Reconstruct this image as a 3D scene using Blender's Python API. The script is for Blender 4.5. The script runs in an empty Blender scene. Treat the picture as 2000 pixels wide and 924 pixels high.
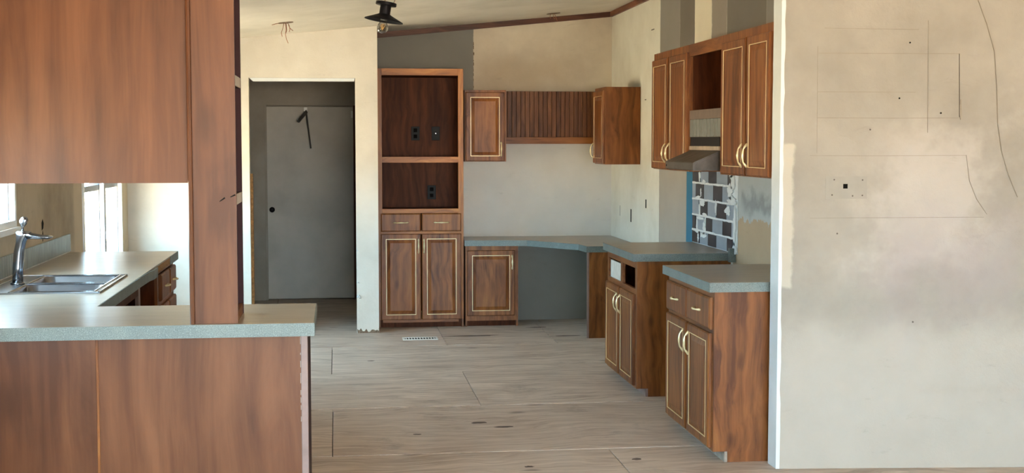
import bpy, bmesh, math, random
from mathutils import Vector, Matrix
random.seed(7)
scene = bpy.context.scene
col = scene.collection
R = math.radians

# ------------------------------------------------------------------ camera
CAM_H = 1.615
cam_d = bpy.data.cameras.new('camera')
cam = bpy.data.objects.new('camera', cam_d)
col.objects.link(cam)
cam_d.sensor_width = 36.0
cam_d.lens = 2650 * 36.0 / 2000
cam_d.clip_start = 0.05
cam.location = (0, 0, CAM_H)
cam.rotation_euler = (R(90 - 3.99), 0, R(-7.36))
scene.camera = cam

# ------------------------------------------------------------------ colour management
scene.view_settings.view_transform = 'Standard'
scene.view_settings.look = 'None'
scene.view_settings.gamma = 1.0
scene.view_settings.use_curve_mapping = False
scene.view_settings.exposure = 0.5

# ------------------------------------------------------------------ world and daylight
world = bpy.data.worlds.new('World')
scene.world = world
world.use_nodes = True
wn = world.node_tree
bg = wn.nodes['Background']
# hazy bright sky above the horizon, sunlit desert ground below it
w_tc = wn.nodes.new('ShaderNodeTexCoord')
w_sp = wn.nodes.new('ShaderNodeSeparateXYZ')
w_mr = wn.nodes.new('ShaderNodeMapRange')
w_mr.inputs[1].default_value, w_mr.inputs[2].default_value = -0.02, 0.02
w_mx = wn.nodes.new('ShaderNodeMix')
w_mx.data_type = 'RGBA'
w_mx.inputs[6].default_value = (0.92, 0.72, 0.48, 1)
w_mx.inputs[7].default_value = (0.50, 0.78, 1.0, 1)
wn.links.new(w_tc.outputs['Generated'], w_sp.inputs[0])
wn.links.new(w_sp.outputs[2], w_mr.inputs[0])
wn.links.new(w_mr.outputs[0], w_mx.inputs[0])
wn.links.new(w_mx.outputs[2], bg.inputs['Color'])
bg.inputs['Strength'].default_value = 26.0


def area(name, loc, direction, sx, sy, power, color, spread=180, portal=False):
    d = bpy.data.lights.new(name, 'AREA')
    d.shape = 'RECTANGLE'
    d.size, d.size_y = sx, sy
    d.energy = power
    d.color = color
    d.spread = R(spread)
    o = bpy.data.objects.new(name, d)
    col.objects.link(o)
    o.location = loc
    o.rotation_euler = Vector(direction).to_track_quat('-Z', 'Z').to_euler()
    if portal:
        d.cycles.is_portal = True
    return o


# daylight through the living room windows behind the camera: cool sky going down, warm desert ground going up
area('sky_through_front_windows', (2.0, -5.85, 1.45), (0, 1, -0.12), 4.6, 1.6, 70, (0.72, 0.87, 1.0), 130)
area('ground_bounce_front_windows', (2.0, -5.85, 1.25), (0, 1, 0.25), 4.6, 1.6, 85, (1.0, 0.84, 0.64), 140)
# windows of the left wall, the last one added for extra light
area('portal_twin_window', (-1.80, 10.27, 1.11), (1, 0, 0), 1.7, 0.84, 1, (1, 1, 1), portal=True)
area('portal_sink_window', (-1.80, 6.75, 1.38), (1, 0, 0), 1.5, 0.46, 1, (1, 1, 1), portal=True)
area('portal_added_window', (-1.80, 2.80, 1.26), (1, 0, 0), 2.2, 0.92, 1, (1, 1, 1), portal=True)


# ================================================================== helpers
def lin(c):
    c = c / 255.0
    return c / 12.92 if c <= 0.04045 else ((c + 0.055) / 1.055) ** 2.4


def rgb(r, g, b):
    return (lin(r), lin(g), lin(b), 1.0)


MATS = {}


class N:
    """small node-tree helper"""

    def __init__(self, name):
        self.m = bpy.data.materials.new(name)
        self.m.use_nodes = True
        self.t = self.m.node_tree
        self.b = self.t.nodes['Principled BSDF']
        MATS[name] = self.m

    def n(self, kind, **kw):
        x = self.t.nodes.new(kind)
        for k, v in kw.items():
            setattr(x, k, v)
        return x

    def l(self, a, b):
        self.t.links.new(a, b)

    def inp(self, sock, v):
        if hasattr(v, 'is_linked') or isinstance(v, bpy.types.NodeSocket):
            self.l(v, sock)
        else:
            sock.default_value = v

    def coords(self, rand=True):
        tc = self.n('ShaderNodeTexCoord')
        if not rand:
            return tc.outputs['Object']
        oi = self.n('ShaderNodeObjectInfo')
        mul = self.n('ShaderNodeMath', operation='MULTIPLY')
        mul.inputs[1].default_value = 43.0
        self.l(oi.outputs['Random'], mul.inputs[0])
        add = self.n('ShaderNodeVectorMath', operation='ADD')
        self.l(tc.outputs['Object'], add.inputs[0])
        self.l(mul.outputs[0], add.inputs[1])
        return add.outputs[0]

    def scaled(self, vec, s):
        mp = self.n('ShaderNodeMapping')
        mp.inputs['Scale'].default_value = s
        self.l(vec, mp.inputs['Vector'])
        return mp.outputs[0]

    def noise(self, vec, scale, detail=4, rough=0.55, dist=0.0):
        x = self.n('ShaderNodeTexNoise')
        x.inputs['Scale'].default_value = scale
        x.inputs['Detail'].default_value = detail
        x.inputs['Roughness'].default_value = rough
        x.inputs['Distortion'].default_value = dist
        self.l(vec, x.inputs['Vector'])
        return x.outputs['Fac']

    def ramp(self, fac, stops):
        x = self.n('ShaderNodeValToRGB')
        e = x.color_ramp.elements
        while len(e) < len(stops):
            e.new(0.5)
        for i, (p, c) in enumerate(stops):
            e[i].position = p
            e[i].color = c if len(c) == 4 else (*c, 1)
        self.l(fac, x.inputs[0])
        return x.outputs[0]

    def mix(self, fac, a, b, mode='MIX'):
        x = self.n('ShaderNodeMix', data_type='RGBA', blend_type=mode)
        self.inp(x.inputs[0], fac)
        self.inp(x.inputs[6], a)
        self.inp(x.inputs[7], b)
        return x.outputs[2]

    def math(self, op, a, b=None, c=None):
        x = self.n('ShaderNodeMath', operation=op)
        self.inp(x.inputs[0], a)
        if b is not None:
            self.inp(x.inputs[1], b)
        if c is not None:
            self.inp(x.inputs[2], c)
        return x.outputs[0]

    def step(self, v, e0, e1):
        x = self.n('ShaderNodeMapRange', interpolation_type='SMOOTHSTEP')
        x.inputs[1].default_value = e0
        x.inputs[2].default_value = e1
        self.l(v, x.inputs[0])
        return x.outputs[0]

    def xyz(self, vec):
        x = self.n('ShaderNodeSeparateXYZ')
        self.l(vec, x.inputs[0])
        return x.outputs

    def bump(self, h, strength=0.2, dist=0.01):
        x = self.n('ShaderNodeBump')
        x.inputs['Strength'].default_value = strength
        x.inputs['Distance'].default_value = dist
        self.l(h, x.inputs['Height'])
        self.l(x.outputs[0], self.b.inputs['Normal'])

    def done(self, color, rough=0.5, metal=0.0, spec=None):
        self.inp(self.b.inputs['Base Color'], color)
        self.inp(self.b.inputs['Roughness'], rough)
        self.b.inputs['Metallic'].default_value = metal
        if spec is not None:
            self.b.inputs['Specular IOR Level'].default_value = spec
        return self.m


def plain(name, c, rough=0.5, metal=0.0, var=0.12, scale=14):
    k = N(name)
    v = k.coords()
    f = k.noise(v, scale, 4)
    c2 = tuple(x * (1 - var) for x in c[:3]) + (1,)
    c3 = tuple(min(1, x * (1 + var)) for x in c[:3]) + (1,)
    return k.done(k.ramp(f, [(0.3, c2), (0.7, c3)]), rough, metal, 0.15 if sum(c[:3]) < 0.1 else 0.4)


def wood(name, dark, mid, light, axis='Z', rough=0.42, knots=0.6, cs=1.0, spec=0.25):
    k = N(name)
    v = k.coords()
    ai = 'XYZ'.index(axis)
    sc = [11.0 * cs] * 3
    sc[ai] = 1.1 * cs
    warp = k.noise(v, 2.2 * cs, 2)
    wv = k.n('ShaderNodeVectorMath', operation='ADD')
    w2 = k.math('MULTIPLY', warp, 0.10)
    k.l(v, wv.inputs[0])
    k.l(w2, wv.inputs[1])
    g1 = k.noise(k.scaled(wv.outputs[0], sc), 1.0, 6, 0.62, 1.1)
    sf = [70.0 * cs] * 3
    sf[ai] = 2.5 * cs
    g2 = k.noise(k.scaled(wv.outputs[0], sf), 1.0, 3, 0.6, 0.3)
    bl = k.noise(k.scaled(v, [3.2 if i != ai else 1.5 for i in range(3)]), 1.0, 3, 0.5, 0.6)
    sx = k.xyz(k.scaled(wv.outputs[0], (1, 1, 1)))
    o1, o2 = [i for i in range(3) if i != ai]
    cv = k.n('ShaderNodeCombineXYZ')
    k.l(k.math('ADD', sx[o1], sx[o2]), cv.inputs[0])
    k.l(k.math('MULTIPLY', sx[ai], 0.16), cv.inputs[1])
    wt = k.n('ShaderNodeTexWave', wave_type='BANDS', bands_direction='X')
    wt.inputs['Scale'].default_value = 4.2 * cs
    wt.inputs['Distortion'].default_value = 9.0
    wt.inputs['Detail'].default_value = 3.0
    wt.inputs['Detail Scale'].default_value = 1.6
    k.l(cv.outputs[0], wt.inputs['Vector'])
    s = k.math('ADD', k.math('MULTIPLY', g1, 0.48), k.math('ADD', k.math('MULTIPLY', g2, 0.18), k.math('MULTIPLY', bl, 0.22)))
    s = k.math('ADD', s, k.math('MULTIPLY', wt.outputs['Fac'], 0.05))
    c = k.ramp(s, [(0.36, dark), (0.475, mid), (0.59, light)])
    vo = k.n('ShaderNodeTexVoronoi')
    vo.inputs['Scale'].default_value = 1.0
    ks = [5.5 * cs] * 3
    ks[ai] = 2.4 * cs
    k.l(k.scaled(wv.outputs[0], ks), vo.inputs['Vector'])
    kn = k.math('MULTIPLY', k.math('SUBTRACT', 1.0, k.step(vo.outputs['Distance'], 0.02, 0.15)), knots)
    c = k.mix(kn, c, tuple(x * 0.6 for x in dark[:3]) + (1,))
    k.bump(g2, 0.06, 0.004)
    k.b.inputs['Coat Weight'].default_value = 0.15 * spec
    k.b.inputs['Coat Roughness'].default_value = 0.3
    return k.done(c, rough, spec=spec)


def zones(name, base, base2, zs, rough=0.85, bumpy=0.25, mott=2.2, streak=None):
    """painted drywall; zs = [(u axis, u0, u1, v axis, v0, v1, colour, soft, wobble, wobble scale, opacity)]"""
    k = N(name)
    v = k.coords(False)
    sep = k.xyz(v)
    f = k.noise(v, mott, 5, 0.6)
    c = k.ramp(f, [(0.32, base2), (0.62, base)])
    for (ua, u0, u1, va, v0, v1, cc, soft, wob, ws, op) in zs:
        w = k.math('MULTIPLY', k.math('SUBTRACT', k.noise(v, ws, 4, 0.6), 0.5), wob)
        u = k.math('ADD', sep['XYZ'.index(ua)], w)
        w_ = k.math('ADD', sep['XYZ'.index(va)], w)
        m = k.math('MULTIPLY', k.step(u, u0 - soft, u0 + soft), k.math('SUBTRACT', 1.0, k.step(u, u1 - soft, u1 + soft)))
        m2 = k.math('MULTIPLY', k.step(w_, v0 - soft, v0 + soft), k.math('SUBTRACT', 1.0, k.step(w_, v1 - soft, v1 + soft)))
        m = k.math('MULTIPLY', k.math('MULTIPLY', m, m2), op)
        cv = k.mix(k.noise(v, mott * 1.7, 4), tuple(x * 0.88 for x in cc[:3]) + (1,), tuple(min(1, x * 1.1) for x in cc[:3]) + (1,))
        c = k.mix(m, c, cv)
    # scuffs
    sc = k.noise(k.scaled(v, (3, 3, 9)), 1.6, 6, 0.7, 0.5)
    c = k.mix(k.math('MULTIPLY', k.step(sc, 0.60, 0.78), 0.22), c, rgb(110, 100, 90))
    k.bump(k.noise(v, 55, 4, 0.6), bumpy, 0.004)
    return k.done(c, rough, spec=0.3)


def origin(p):
    v = Vector((0, 0, 0))
    while p is not None:
        v += Vector(p.location)
        p = p.parent
    return v


def link(name, me, mat, parent=None, loc=None):
    o = bpy.data.objects.new(name, me)
    col.objects.link(o)
    if mat is not None:
        me.materials.append(MATS[mat] if isinstance(mat, str) else mat)
    if parent is not None:
        o.parent = parent
    if loc is not None:
        o.location = loc
    return o


def build(name, bm, mat, parent=None, smooth=False, local=False):
    """verts of bm are world coordinates unless local"""
    if parent is None:
        xs = [v.co for v in bm.verts]
        lo = Vector((min(p.x for p in xs), min(p.y for p in xs), min(p.z for p in xs)))
        hi = Vector((max(p.x for p in xs), max(p.y for p in xs), max(p.z for p in xs)))
        loc = Vector(((lo.x + hi.x) / 2, (lo.y + hi.y) / 2, lo.z))
        off = loc
    else:
        loc = None
        off = Vector((0, 0, 0)) if local else origin(parent)
    if not (local and parent is not None):
        bmesh.ops.translate(bm, verts=bm.verts, vec=-off)
    bmesh.ops.recalc_face_normals(bm, faces=bm.faces)
    me = bpy.data.meshes.new(name)
    bm.to_mesh(me)
    bm.free()
    if smooth:
        for p in me.polygons:
            p.use_smooth = True
    return link(name, me, mat, parent, loc)


def bx(bm, x0, x1, y0, y1, z0, z1, bev=0.0):
    x0, x1 = min(x0, x1), max(x0, x1)
    y0, y1 = min(y0, y1), max(y0, y1)
    z0, z1 = min(z0, z1), max(z0, z1)
    vs = [bm.verts.new((x, y, z)) for x in (x0, x1) for y in (y0, y1) for z in (z0, z1)]
    fs = []
    for f in ((0, 1, 3, 2), (4, 6, 7, 5), (0, 4, 5, 1), (2, 3, 7, 6), (0, 2, 6, 4), (1, 5, 7, 3)):
        fs.append(bm.faces.new([vs[i] for i in f]))
    if bev > 0:
        es = list({e for f in fs for e in f.edges})
        bmesh.ops.bevel(bm, geom=es, offset=bev, segments=1, affect='EDGES')


def box(name, x0, x1, y0, y1, z0, z1, mat, parent=None, bev=0.0):
    bm = bmesh.new()
    bx(bm, x0, x1, y0, y1, z0, z1, bev)
    return build(name, bm, mat, parent)


def boxes(name, lst, mat, parent=None, bev=0.0):
    bm = bmesh.new()
    for b in lst:
        bx(bm, *b, bev)
    return build(name, bm, mat, parent)


def prism(bm, pts, axis, a0, a1):
    """extrude the polygon pts (2D in the two other axes, in order) from a0 to a1 along axis"""
    def P(p, a):
        if axis == 'X':
            return (a, p[0], p[1])
        if axis == 'Y':
            return (p[0], a, p[1])
        return (p[0], p[1], a)
    A = [bm.verts.new(P(p, a0)) for p in pts]
    B = [bm.verts.new(P(p, a1)) for p in pts]
    bm.faces.new(A)
    bm.faces.new(B[::-1])
    for i in range(len(pts)):
        j = (i + 1) % len(pts)
        bm.faces.new((A[i], B[i], B[j], A[j]))


def tube(bm, pts, rad, seg=8):
    pts = [Vector(p) for p in pts]
    if not hasattr(rad, '__len__'):
        rad = [rad] * len(pts)
    rings = []
    up = None
    for i, p in enumerate(pts):
        t = (pts[min(i + 1, len(pts) - 1)] - pts[max(i - 1, 0)]).normalized()
        if up is None:
            up = t.orthogonal().normalized()
        up = (up - t * up.dot(t)).normalized()
        s = t.cross(up)
        rings.append([bm.verts.new(p + (up * math.cos(a) + s * math.sin(a)) * rad[i]) for a in (2 * math.pi * q / seg for q in range(seg))])
    for a, b in zip(rings, rings[1:]):
        for q in range(seg):
            r = (q + 1) % seg
            bm.faces.new((a[q], a[r], b[r], b[q]))
    bm.faces.new(rings[0][::-1])
    bm.faces.new(rings[-1])


def lathe(bm, prof, seg=32, c=(0, 0, 0), cap=True):
    rings = [[bm.verts.new((c[0] + r * math.cos(a), c[1] + r * math.sin(a), c[2] + z)) for a in (2 * math.pi * q / seg for q in range(seg))] for r, z in prof]
    for a, b in zip(rings, rings[1:]):
        for q in range(seg):
            r = (q + 1) % seg
            bm.faces.new((a[q], a[r], b[r], b[q]))
    if cap:
        bm.faces.new(rings[0][::-1])
        bm.faces.new(rings[-1])


def thing(name, loc, label, cat, group=None):
    o = bpy.data.objects.new(name, None)
    o.empty_display_size = 0.1
    col.objects.link(o)
    o.location = loc
    return tag(o, label, cat, group)


def tag(o, label, cat, group=None):
    o['label'] = label
    o['category'] = cat
    if group:
        o['group'] = group
    return o


def struct(o, label=None):
    o['kind'] = 'structure'
    if label:
        o['label'] = label
    return o


# ================================================================== materials
DK, MD, LT = rgb(86, 46, 20), rgb(126, 74, 34), rgb(148, 94, 46)
wood('wood_upright', DK, MD, LT, 'Z')
wood('wood_along_x', DK, rgb(134, 80, 38), LT, 'X')
wood('wood_along_y', DK, MD, LT, 'Y')
wood('wood_bar', rgb(80, 46, 27), rgb(102, 62, 38), rgb(120, 77, 50), 'Z', 0.34, 0.6, 0.45)
wood('wood_frame_up', rgb(116, 66, 26), rgb(158, 98, 42), rgb(184, 124, 60), 'Z', 0.4, 0.35)
wood('wood_frame_x', rgb(116, 66, 26), rgb(162, 100, 42), rgb(188, 128, 60), 'X', 0.4, 0.35)
wood('wood_dark_back', rgb(56, 26, 12), rgb(78, 40, 20), rgb(96, 52, 28), 'Z', 0.6, 0.3, spec=0.1)
wood('wood_bead', rgb(72, 42, 26), rgb(106, 65, 40), rgb(132, 86, 54), 'Z', 0.5, 0.1)
wood('wood_trim_x', rgb(58, 30, 20), rgb(82, 46, 32), rgb(100, 60, 42), 'X', 0.5, 0.1)
wood('wood_trim_y', rgb(92, 54, 38), rgb(122, 76, 54), rgb(142, 94, 68), 'Y', 0.5, 0.1)
plain('maroon_dark', rgb(52, 28, 30), 0.6)
plain('cabinet_inside', rgb(48, 32, 24), 0.7)
plain('worn_edge', rgb(150, 138, 126), 0.7, 0, 0.25, 30)
plain('mauve_stile', rgb(136, 112, 104), 0.45)
plain('shelf_edge', rgb(196, 184, 172), 0.5)
plain('blank_board', rgb(206, 198, 184), 0.7, 0, 0.1, 20)
plain('raw_chipboard', rgb(150, 112, 70), 0.9, 0, 0.35, 60)
plain('gold_bead', rgb(222, 200, 152), 0.35, 0.25, 0.08)
plain('brass', rgb(234, 216, 172), 0.26, 0.4, 0.05)
plain('black_metal', rgb(26, 24, 28), 0.45, 0.3)
plain('dark_steel', rgb(70, 66, 60), 0.5, 0.2)
plain('black_plastic', rgb(20, 18, 17), 0.5)
plain('hole_dark', rgb(14, 12, 11), 0.95)
plain('wire', rgb(130, 98, 84), 0.6)
plain('wire_copper', rgb(150, 92, 60), 0.4, 0.6)
plain('vinyl_white', rgb(225, 226, 226), 0.4, 0, 0.03)
plain('vinyl_grey', rgb(100, 100, 106), 0.4, 0, 0.05)
plain('register_white', rgb(222, 220, 214), 0.4, 0, 0.06)
plain('hood_grime', rgb(84, 78, 73), 0.45, 0.35, 0.4, 9)
plain('hood_light', rgb(176, 158, 140), 0.5, 0.2, 0.25, 12)
plain('hood_slat', rgb(124, 126, 122), 0.5, 0.3, 0.15)
plain('rail_grey', rgb(116, 98, 86), 0.5, 0, 0.15)
plain('pencil', rgb(142, 132, 120), 0.9)
plain('pencil_dark', rgb(98, 90, 82), 0.9)
plain('patch_grey', rgb(157, 151, 142), 0.85, 0, 0.05)
plain('tile_dark', rgb(50, 47, 52), 0.3, 0, 0.35, 7)
plain('tile_blue', rgb(138, 150, 162), 0.28, 0, 0.12, 5)
plain('grout', rgb(214, 218, 218), 0.9, 0, 0.08, 30)
plain('splash_tile', rgb(128, 138, 138), 0.35, 0, 0.22, 6)
plain('door_grey', rgb(176, 169, 157), 0.6, 0, 0.16, 2.2)
plain('torn_paper', rgb(120, 100, 82), 0.95, 0, 0.5, 50)
plain('putty', rgb(205, 205, 200), 0.9)

k = N('steel')
f = k.noise(k.scaled(k.coords(), (4, 120, 4)), 1.0, 3)
k.done(k.ramp(f, [(0.3, rgb(118, 118, 122)), (0.7, rgb(146, 146, 150))]), 0.32, 0.95)
k = N('chrome')
k.done(k.ramp(k.noise(k.coords(), 6), [(0.3, rgb(132, 136, 144)), (0.7, rgb(160, 164, 172))]), 0.2, 1.0)

k = N('window_glass')
k.t.nodes.remove(k.b)
tr = k.n('ShaderNodeBsdfTransparent')
tr.inputs[0].default_value = (0.93, 0.97, 0.97, 1)
gl = k.n('ShaderNodeBsdfGlossy')
gl.inputs['Roughness'].default_value = 0.03
mx = k.n('ShaderNodeMixShader')
mx.inputs[0].default_value = 0.06
k.l(tr.outputs[0], mx.inputs[1])
k.l(gl.outputs[0], mx.inputs[2])
k.l(mx.outputs[0], k.t.nodes['Material Output'].inputs[0])

k = N('bulb_glass')
k.t.nodes.remove(k.b)
tr = k.n('ShaderNodeBsdfTransparent')
tr.inputs[0].default_value = (0.88, 0.87, 0.84, 1)
gl = k.n('ShaderNodeBsdfGlossy')
gl.inputs['Roughness'].default_value = 0.04
lw = k.n('ShaderNodeLayerWeight')
lw.inputs[0].default_value = 0.35
mx = k.n('ShaderNodeMixShader')
k.l(lw.outputs['Facing'], mx.inputs[0])
k.l(tr.outputs[0], mx.inputs[1])
k.l(gl.outputs[0], mx.inputs[2])
k.l(mx.outputs[0], k.t.nodes['Material Output'].inputs[0])
plain('filament', rgb(226, 180, 112), 0.5)


def laminate(name, a, b, rough, speck):
    k = N(name)
    v = k.coords(False)
    f = k.noise(k.scaled(v, (3, 9, 3)), 1.4, 5, 0.6)
    c = k.ramp(f, [(0.3, a), (0.7, b)])
    s = k.noise(v, 320, 2, 0.5)
    c = k.mix(k.math('MULTIPLY', k.step(s, 0.50, 0.64), speck), c, tuple(x * 0.55 for x in a[:3]) + (1,))
    s2 = k.noise(v, 250, 2, 0.5)
    c = k.mix(k.math('MULTIPLY', k.step(s2, 0.56, 0.70), speck * 0.7), c, tuple(min(1, x * 1.6) for x in b[:3]) + (1,))
    k.done(c, rough)


laminate('laminate_top', rgb(154, 142, 127), rgb(174, 161, 145), 0.30, 0.18)
laminate('laminate_edge', rgb(96, 107, 105), rgb(115, 126, 122), 0.45, 0.75)

# plywood
k = N('plywood')
v = k.coords()
oi = k.n('ShaderNodeObjectInfo')
warp = k.noise(v, 1.1, 3)
wv = k.n('ShaderNodeVectorMath', operation='ADD')
k.l(v, wv.inputs[0])
k.l(k.math('MULTIPLY', warp, 0.5), wv.inputs[1])
g1 = k.noise(k.scaled(wv.outputs[0], (0.9, 9, 4)), 1.2, 6, 0.62, 1.6)
g2 = k.noise(k.scaled(wv.outputs[0], (2.2, 48, 4)), 1.2, 5, 0.65, 0.8)
bl = k.noise(v, 1.6, 4, 0.55)
s = k.math('ADD', k.math('MULTIPLY', g1, 0.40), k.math('ADD', k.math('MULTIPLY', g2, 0.38), k.math('MULTIPLY', bl, 0.22)))
c = k.ramp(s, [(0.36, rgb(136, 119, 107)), (0.50, rgb(194, 177, 163)), (0.64, rgb(226, 211, 198))])
c = k.mix(k.math('MULTIPLY', oi.outputs['Random'], 0.30), c, rgb(174, 150, 132))
vo = k.n('ShaderNodeTexVoronoi')
vo.inputs['Scale'].default_value = 1.0
k.l(k.scaled(wv.outputs[0], (1.6, 3.4, 1)), vo.inputs['Vector'])
c = k.mix(k.math('MULTIPLY', k.math('SUBTRACT', 1.0, k.step(vo.outputs['Distance'], 0.02, 0.11)), 0.7), c, rgb(84, 70, 64))
dirt = k.noise(v, 2.6, 6, 0.7, 0.4)
c = k.mix(k.math('MULTIPLY', k.step(dirt, 0.55, 0.75), 0.4), c, rgb(96, 90, 84))
k.bump(g2, 0.12, 0.003)
k.done(c, 0.55, spec=0.4)
plain('subfloor_dark', rgb(42, 36, 32), 0.95)
plain('floor_streak', rgb(104, 90, 82), 0.8, 0, 0.2)
plain('floor_knot', rgb(98, 84, 77), 0.8, 0, 0.2)

# walls
CREAM, CREAM2 = rgb(222, 212, 192), rgb(206, 194, 173)
zones('paint_partition', rgb(212, 206, 194), rgb(198, 191, 178), [])
zones('paint_back', rgb(208, 197, 178), rgb(190, 177, 158), [
    ('X', 0.0, 1.222, 'Z', 1.9, 3.2, rgb(124, 122, 116), 0.004, 0.012, 30, 1.0),
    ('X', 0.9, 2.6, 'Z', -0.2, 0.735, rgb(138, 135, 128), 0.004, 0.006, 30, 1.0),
    ('X', 0.9, 2.6, 'Z', 0.735, 1.75, rgb(216, 211, 203), 0.10, 0.15, 4, 0.9),
    ('X', 1.3, 2.1, 'Z', 2.05, 2.36, rgb(174, 156, 132), 0.16, 0.3, 5, 0.55),
])
zones('paint_right', rgb(224, 220, 206), rgb(210, 204, 188), [
    ('Y', 9.69, 10.29, 'Z', 1.3, 3.2, rgb(140, 134, 126), 0.006, 0.02, 12, 1.0),
    ('Y', 9.255, 9.69, 'Z', 1.3, 3.2, rgb(118, 110, 100), 0.012, 0.03, 12, 1.0),
    ('Y', 8.845, 9.275, 'Z', 2.0, 3.2, rgb(222, 212, 190), 0.006, 0.02, 12, 1.0),
    ('Y', 8.485, 8.845, 'Z', 2.0, 3.2, rgb(150, 140, 130), 0.012, 0.10, 6, 1.0),
    ('Y', 7.68, 8.485, 'Z', 2.0, 3.2, rgb(120, 114, 106), 0.006, 0.02, 12, 1.0),
    ('Y', 7.0, 7.68, 'Z', 2.0, 3.2, rgb(140, 136, 130), 0.006, 0.02, 12, 1.0),
    ('Y', 9.45, 10.29, 'Z', 0.5, 1.6, rgb(168, 160, 148), 0.006, 0.02, 12, 1.0),
    ('Y', 9.20, 9.462, 'Z', 0.5, 1.6, rgb(60, 116, 142), 0.004, 0.008, 12, 1.0),
    ('Y', 6.3, 8.30, 'Z', 0.0, 2.0, rgb(178, 156, 128), 0.006, 0.02, 12, 1.0),
    ('Y', 6.3, 8.30, 'Z', 1.14, 1.50, rgb(176, 180, 178), 0.004, 0.14, 14, 1.0),
    ('Y', 6.9, 8.10, 'Z', 1.20, 1.29, rgb(128, 130, 130), 0.05, 0.3, 7, 0.7),
])
zones('paint_left', rgb(186, 172, 150), rgb(160, 146, 126), [
    ('Y', 9.15, 12, 'Z', 0, 3, rgb(206, 190, 164), 0.05, 0.05, 10, 0.9),
])
zones('paint_stub', rgb(163, 156, 146), rgb(147, 140, 131), [
    ('X', 2.62, 3.2, 'Z', 0.98, 1.66, rgb(196, 188, 180), 0.20, 0.9, 4.5, 0.55),
    ('X', 2.66, 2.86, 'Z', 0.58, 1.10, rgb(164, 152, 150), 0.08, 0.5, 6, 0.3),
    ('X', 2.95, 3.26, 'Z', 0.72, 1.06, rgb(160, 148, 146), 0.06, 0.5, 6, 0.3),
    ('X', 2.62, 3.3, 'Z', 0.84, 1.22, rgb(166, 154, 153), 0.14, 0.9, 5, 0.3),
    ('X', 2.86, 3.35, 'Z', 0.375, 0.41, rgb(150, 138, 126), 0.02, 0.12, 16, 0.6),
    ('X', 2.15, 2.21, 'Z', 0.9, 1.6, rgb(206, 198, 182), 0.01, 0.04, 14, 0.6),
    ('X', 2.1, 4.0, 'Z', -0.5, 0.72, rgb(190, 182, 170), 0.12, 0.3, 3, 0.6),
], bumpy=0.4)
zones('paint_hall', rgb(154, 145, 132), rgb(136, 127, 114), [])
zones('paint_ceiling', rgb(226, 218, 204), rgb(206, 197, 181), [], bumpy=0.3, mott=1.4)
zones('paint_edge_white', rgb(222, 226, 226), rgb(208, 212, 212), [], bumpy=0.2)

# ================================================================== structure
WL, WR, WB = -1.705, 2.48, 12.15      # left wall, kitchen right wall, back wall
WP = 11.45                            # partition (pantry hall) wall
FR = -6.0                            # wall behind the camera
RX = 5.0                              # living room right wall


def ceil_z(x):
    return 2.545 + 0.098 * min(x, WR) - 0.098 * max(0, x - WR)


# floor: dark base with plywood sheets on it
floor = struct(box('floor', WL - .1, RX, FR, 14.1, -0.06, -0.018, 'subfloor_dark'))
rows = [(-6.0, -2.9, [0.9, 3.3]), (-2.9, -0.52, [0.4, 2.8]), (-0.52, 0.72, [-0.1, 2.34, 4.78]), (0.72, 1.965, [1.3, 3.74, -1.14]), (1.965, 3.21, [0.1, 2.54]),
        (3.21, 4.455, [1.1, 3.54, -1.34]), (4.455, 5.70, [0.0, 2.44, 4.88]), (5.70, 6.945, [-1.03, 1.41, 3.85]), (6.945, 8.19, [-0.034, 2.405]),
        (8.19, 9.435, [-1.57, 0.866, 3.31]), (9.435, 10.68, [-0.046, 2.39]), (10.68, 11.93, [-1.58, 0.858, 1.748, 3.2]), (11.93, 14.1, [-0.6, 1.8])]
for (y0, y1, xs) in rows:
    xe = [WL] + sorted(x for x in xs if x > WL + .05) + [RX]
    if y0 > 6.5:
        xe = [x for x in xe if x < WR] + [WR]
    for a, b in zip(xe, xe[1:]):
        h = {8.19: .003, 10.68: .003, 6.945: .0015, 9.435: .0015}.get(y0, 0.0)
        box('plywood_sheet', a + .002, b - .002, y0 + .0045, y1 - .0045, -0.018, h, 'plywood', floor, 0.0015)


def blob(name, cx, cy, w, h, z, mat, parent, n=14, thick=.0006, seed=0):
    rnd = random.Random(seed)
    bm = bmesh.new()
    pts = []
    for i in range(n):
        a = 2 * math.pi * i / n
        q = rnd.uniform(0.7, 1.1)
        pts.append((cx + math.cos(a) * w / 2 * q, cy + math.sin(a) * h / 2 * q))
    prism(bm, pts, 'Z', z - .004, z + thick)
    return build(name, bm, mat, parent)


blob('dark_streak', 1.10, 11.17, .50, .075, .003, 'floor_streak', floor, seed=1)  # dark elongated patches on the plywood
blob('dark_streak', 1.89, 11.07, .22, .05, .003, 'floor_streak', floor, seed=2)
blob('dark_streak', 1.72, 11.62, .20, .05, .003, 'floor_streak', floor, seed=3)
for i, (x, y, w, h) in enumerate(((0.43, 7.414, .055, .03), (0.80, 7.68, .10, .06), (0.93, 7.55, .12, .05), (1.504, 6.688, .06, .05), (0.24, 9.98, .06, .03), (0.94, 6.60, .05, .035))):
    blob('knot', x, y, w, h, .0015 if y > 6.945 else 0, 'floor_knot', floor, seed=10 + i)

# ceiling
bm = bmesh.new()
xs = (WL - .12, WR, RX + .1)
pts = [(x, ceil_z(x)) for x in xs] + [(x, ceil_z(x) + .1) for x in reversed(xs)]
prism(bm, pts, 'Y', FR - .1, 14.2)
struct(build('ceiling', bm, 'paint_ceiling'), 'cream sloping plaster ceiling')


def sloped_wall(name, x0, x1, y0, y1, mat, z0=-0.06, top=None):
    bm = bmesh.new()
    t = top if top is not None else None
    prism(bm, [(x0, z0), (x1, z0), (x1, t or ceil_z(x1) + .02), (x0, t or ceil_z(x0) + .02)], 'Y', y0, y1)
    return build(name, bm, mat)


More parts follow.
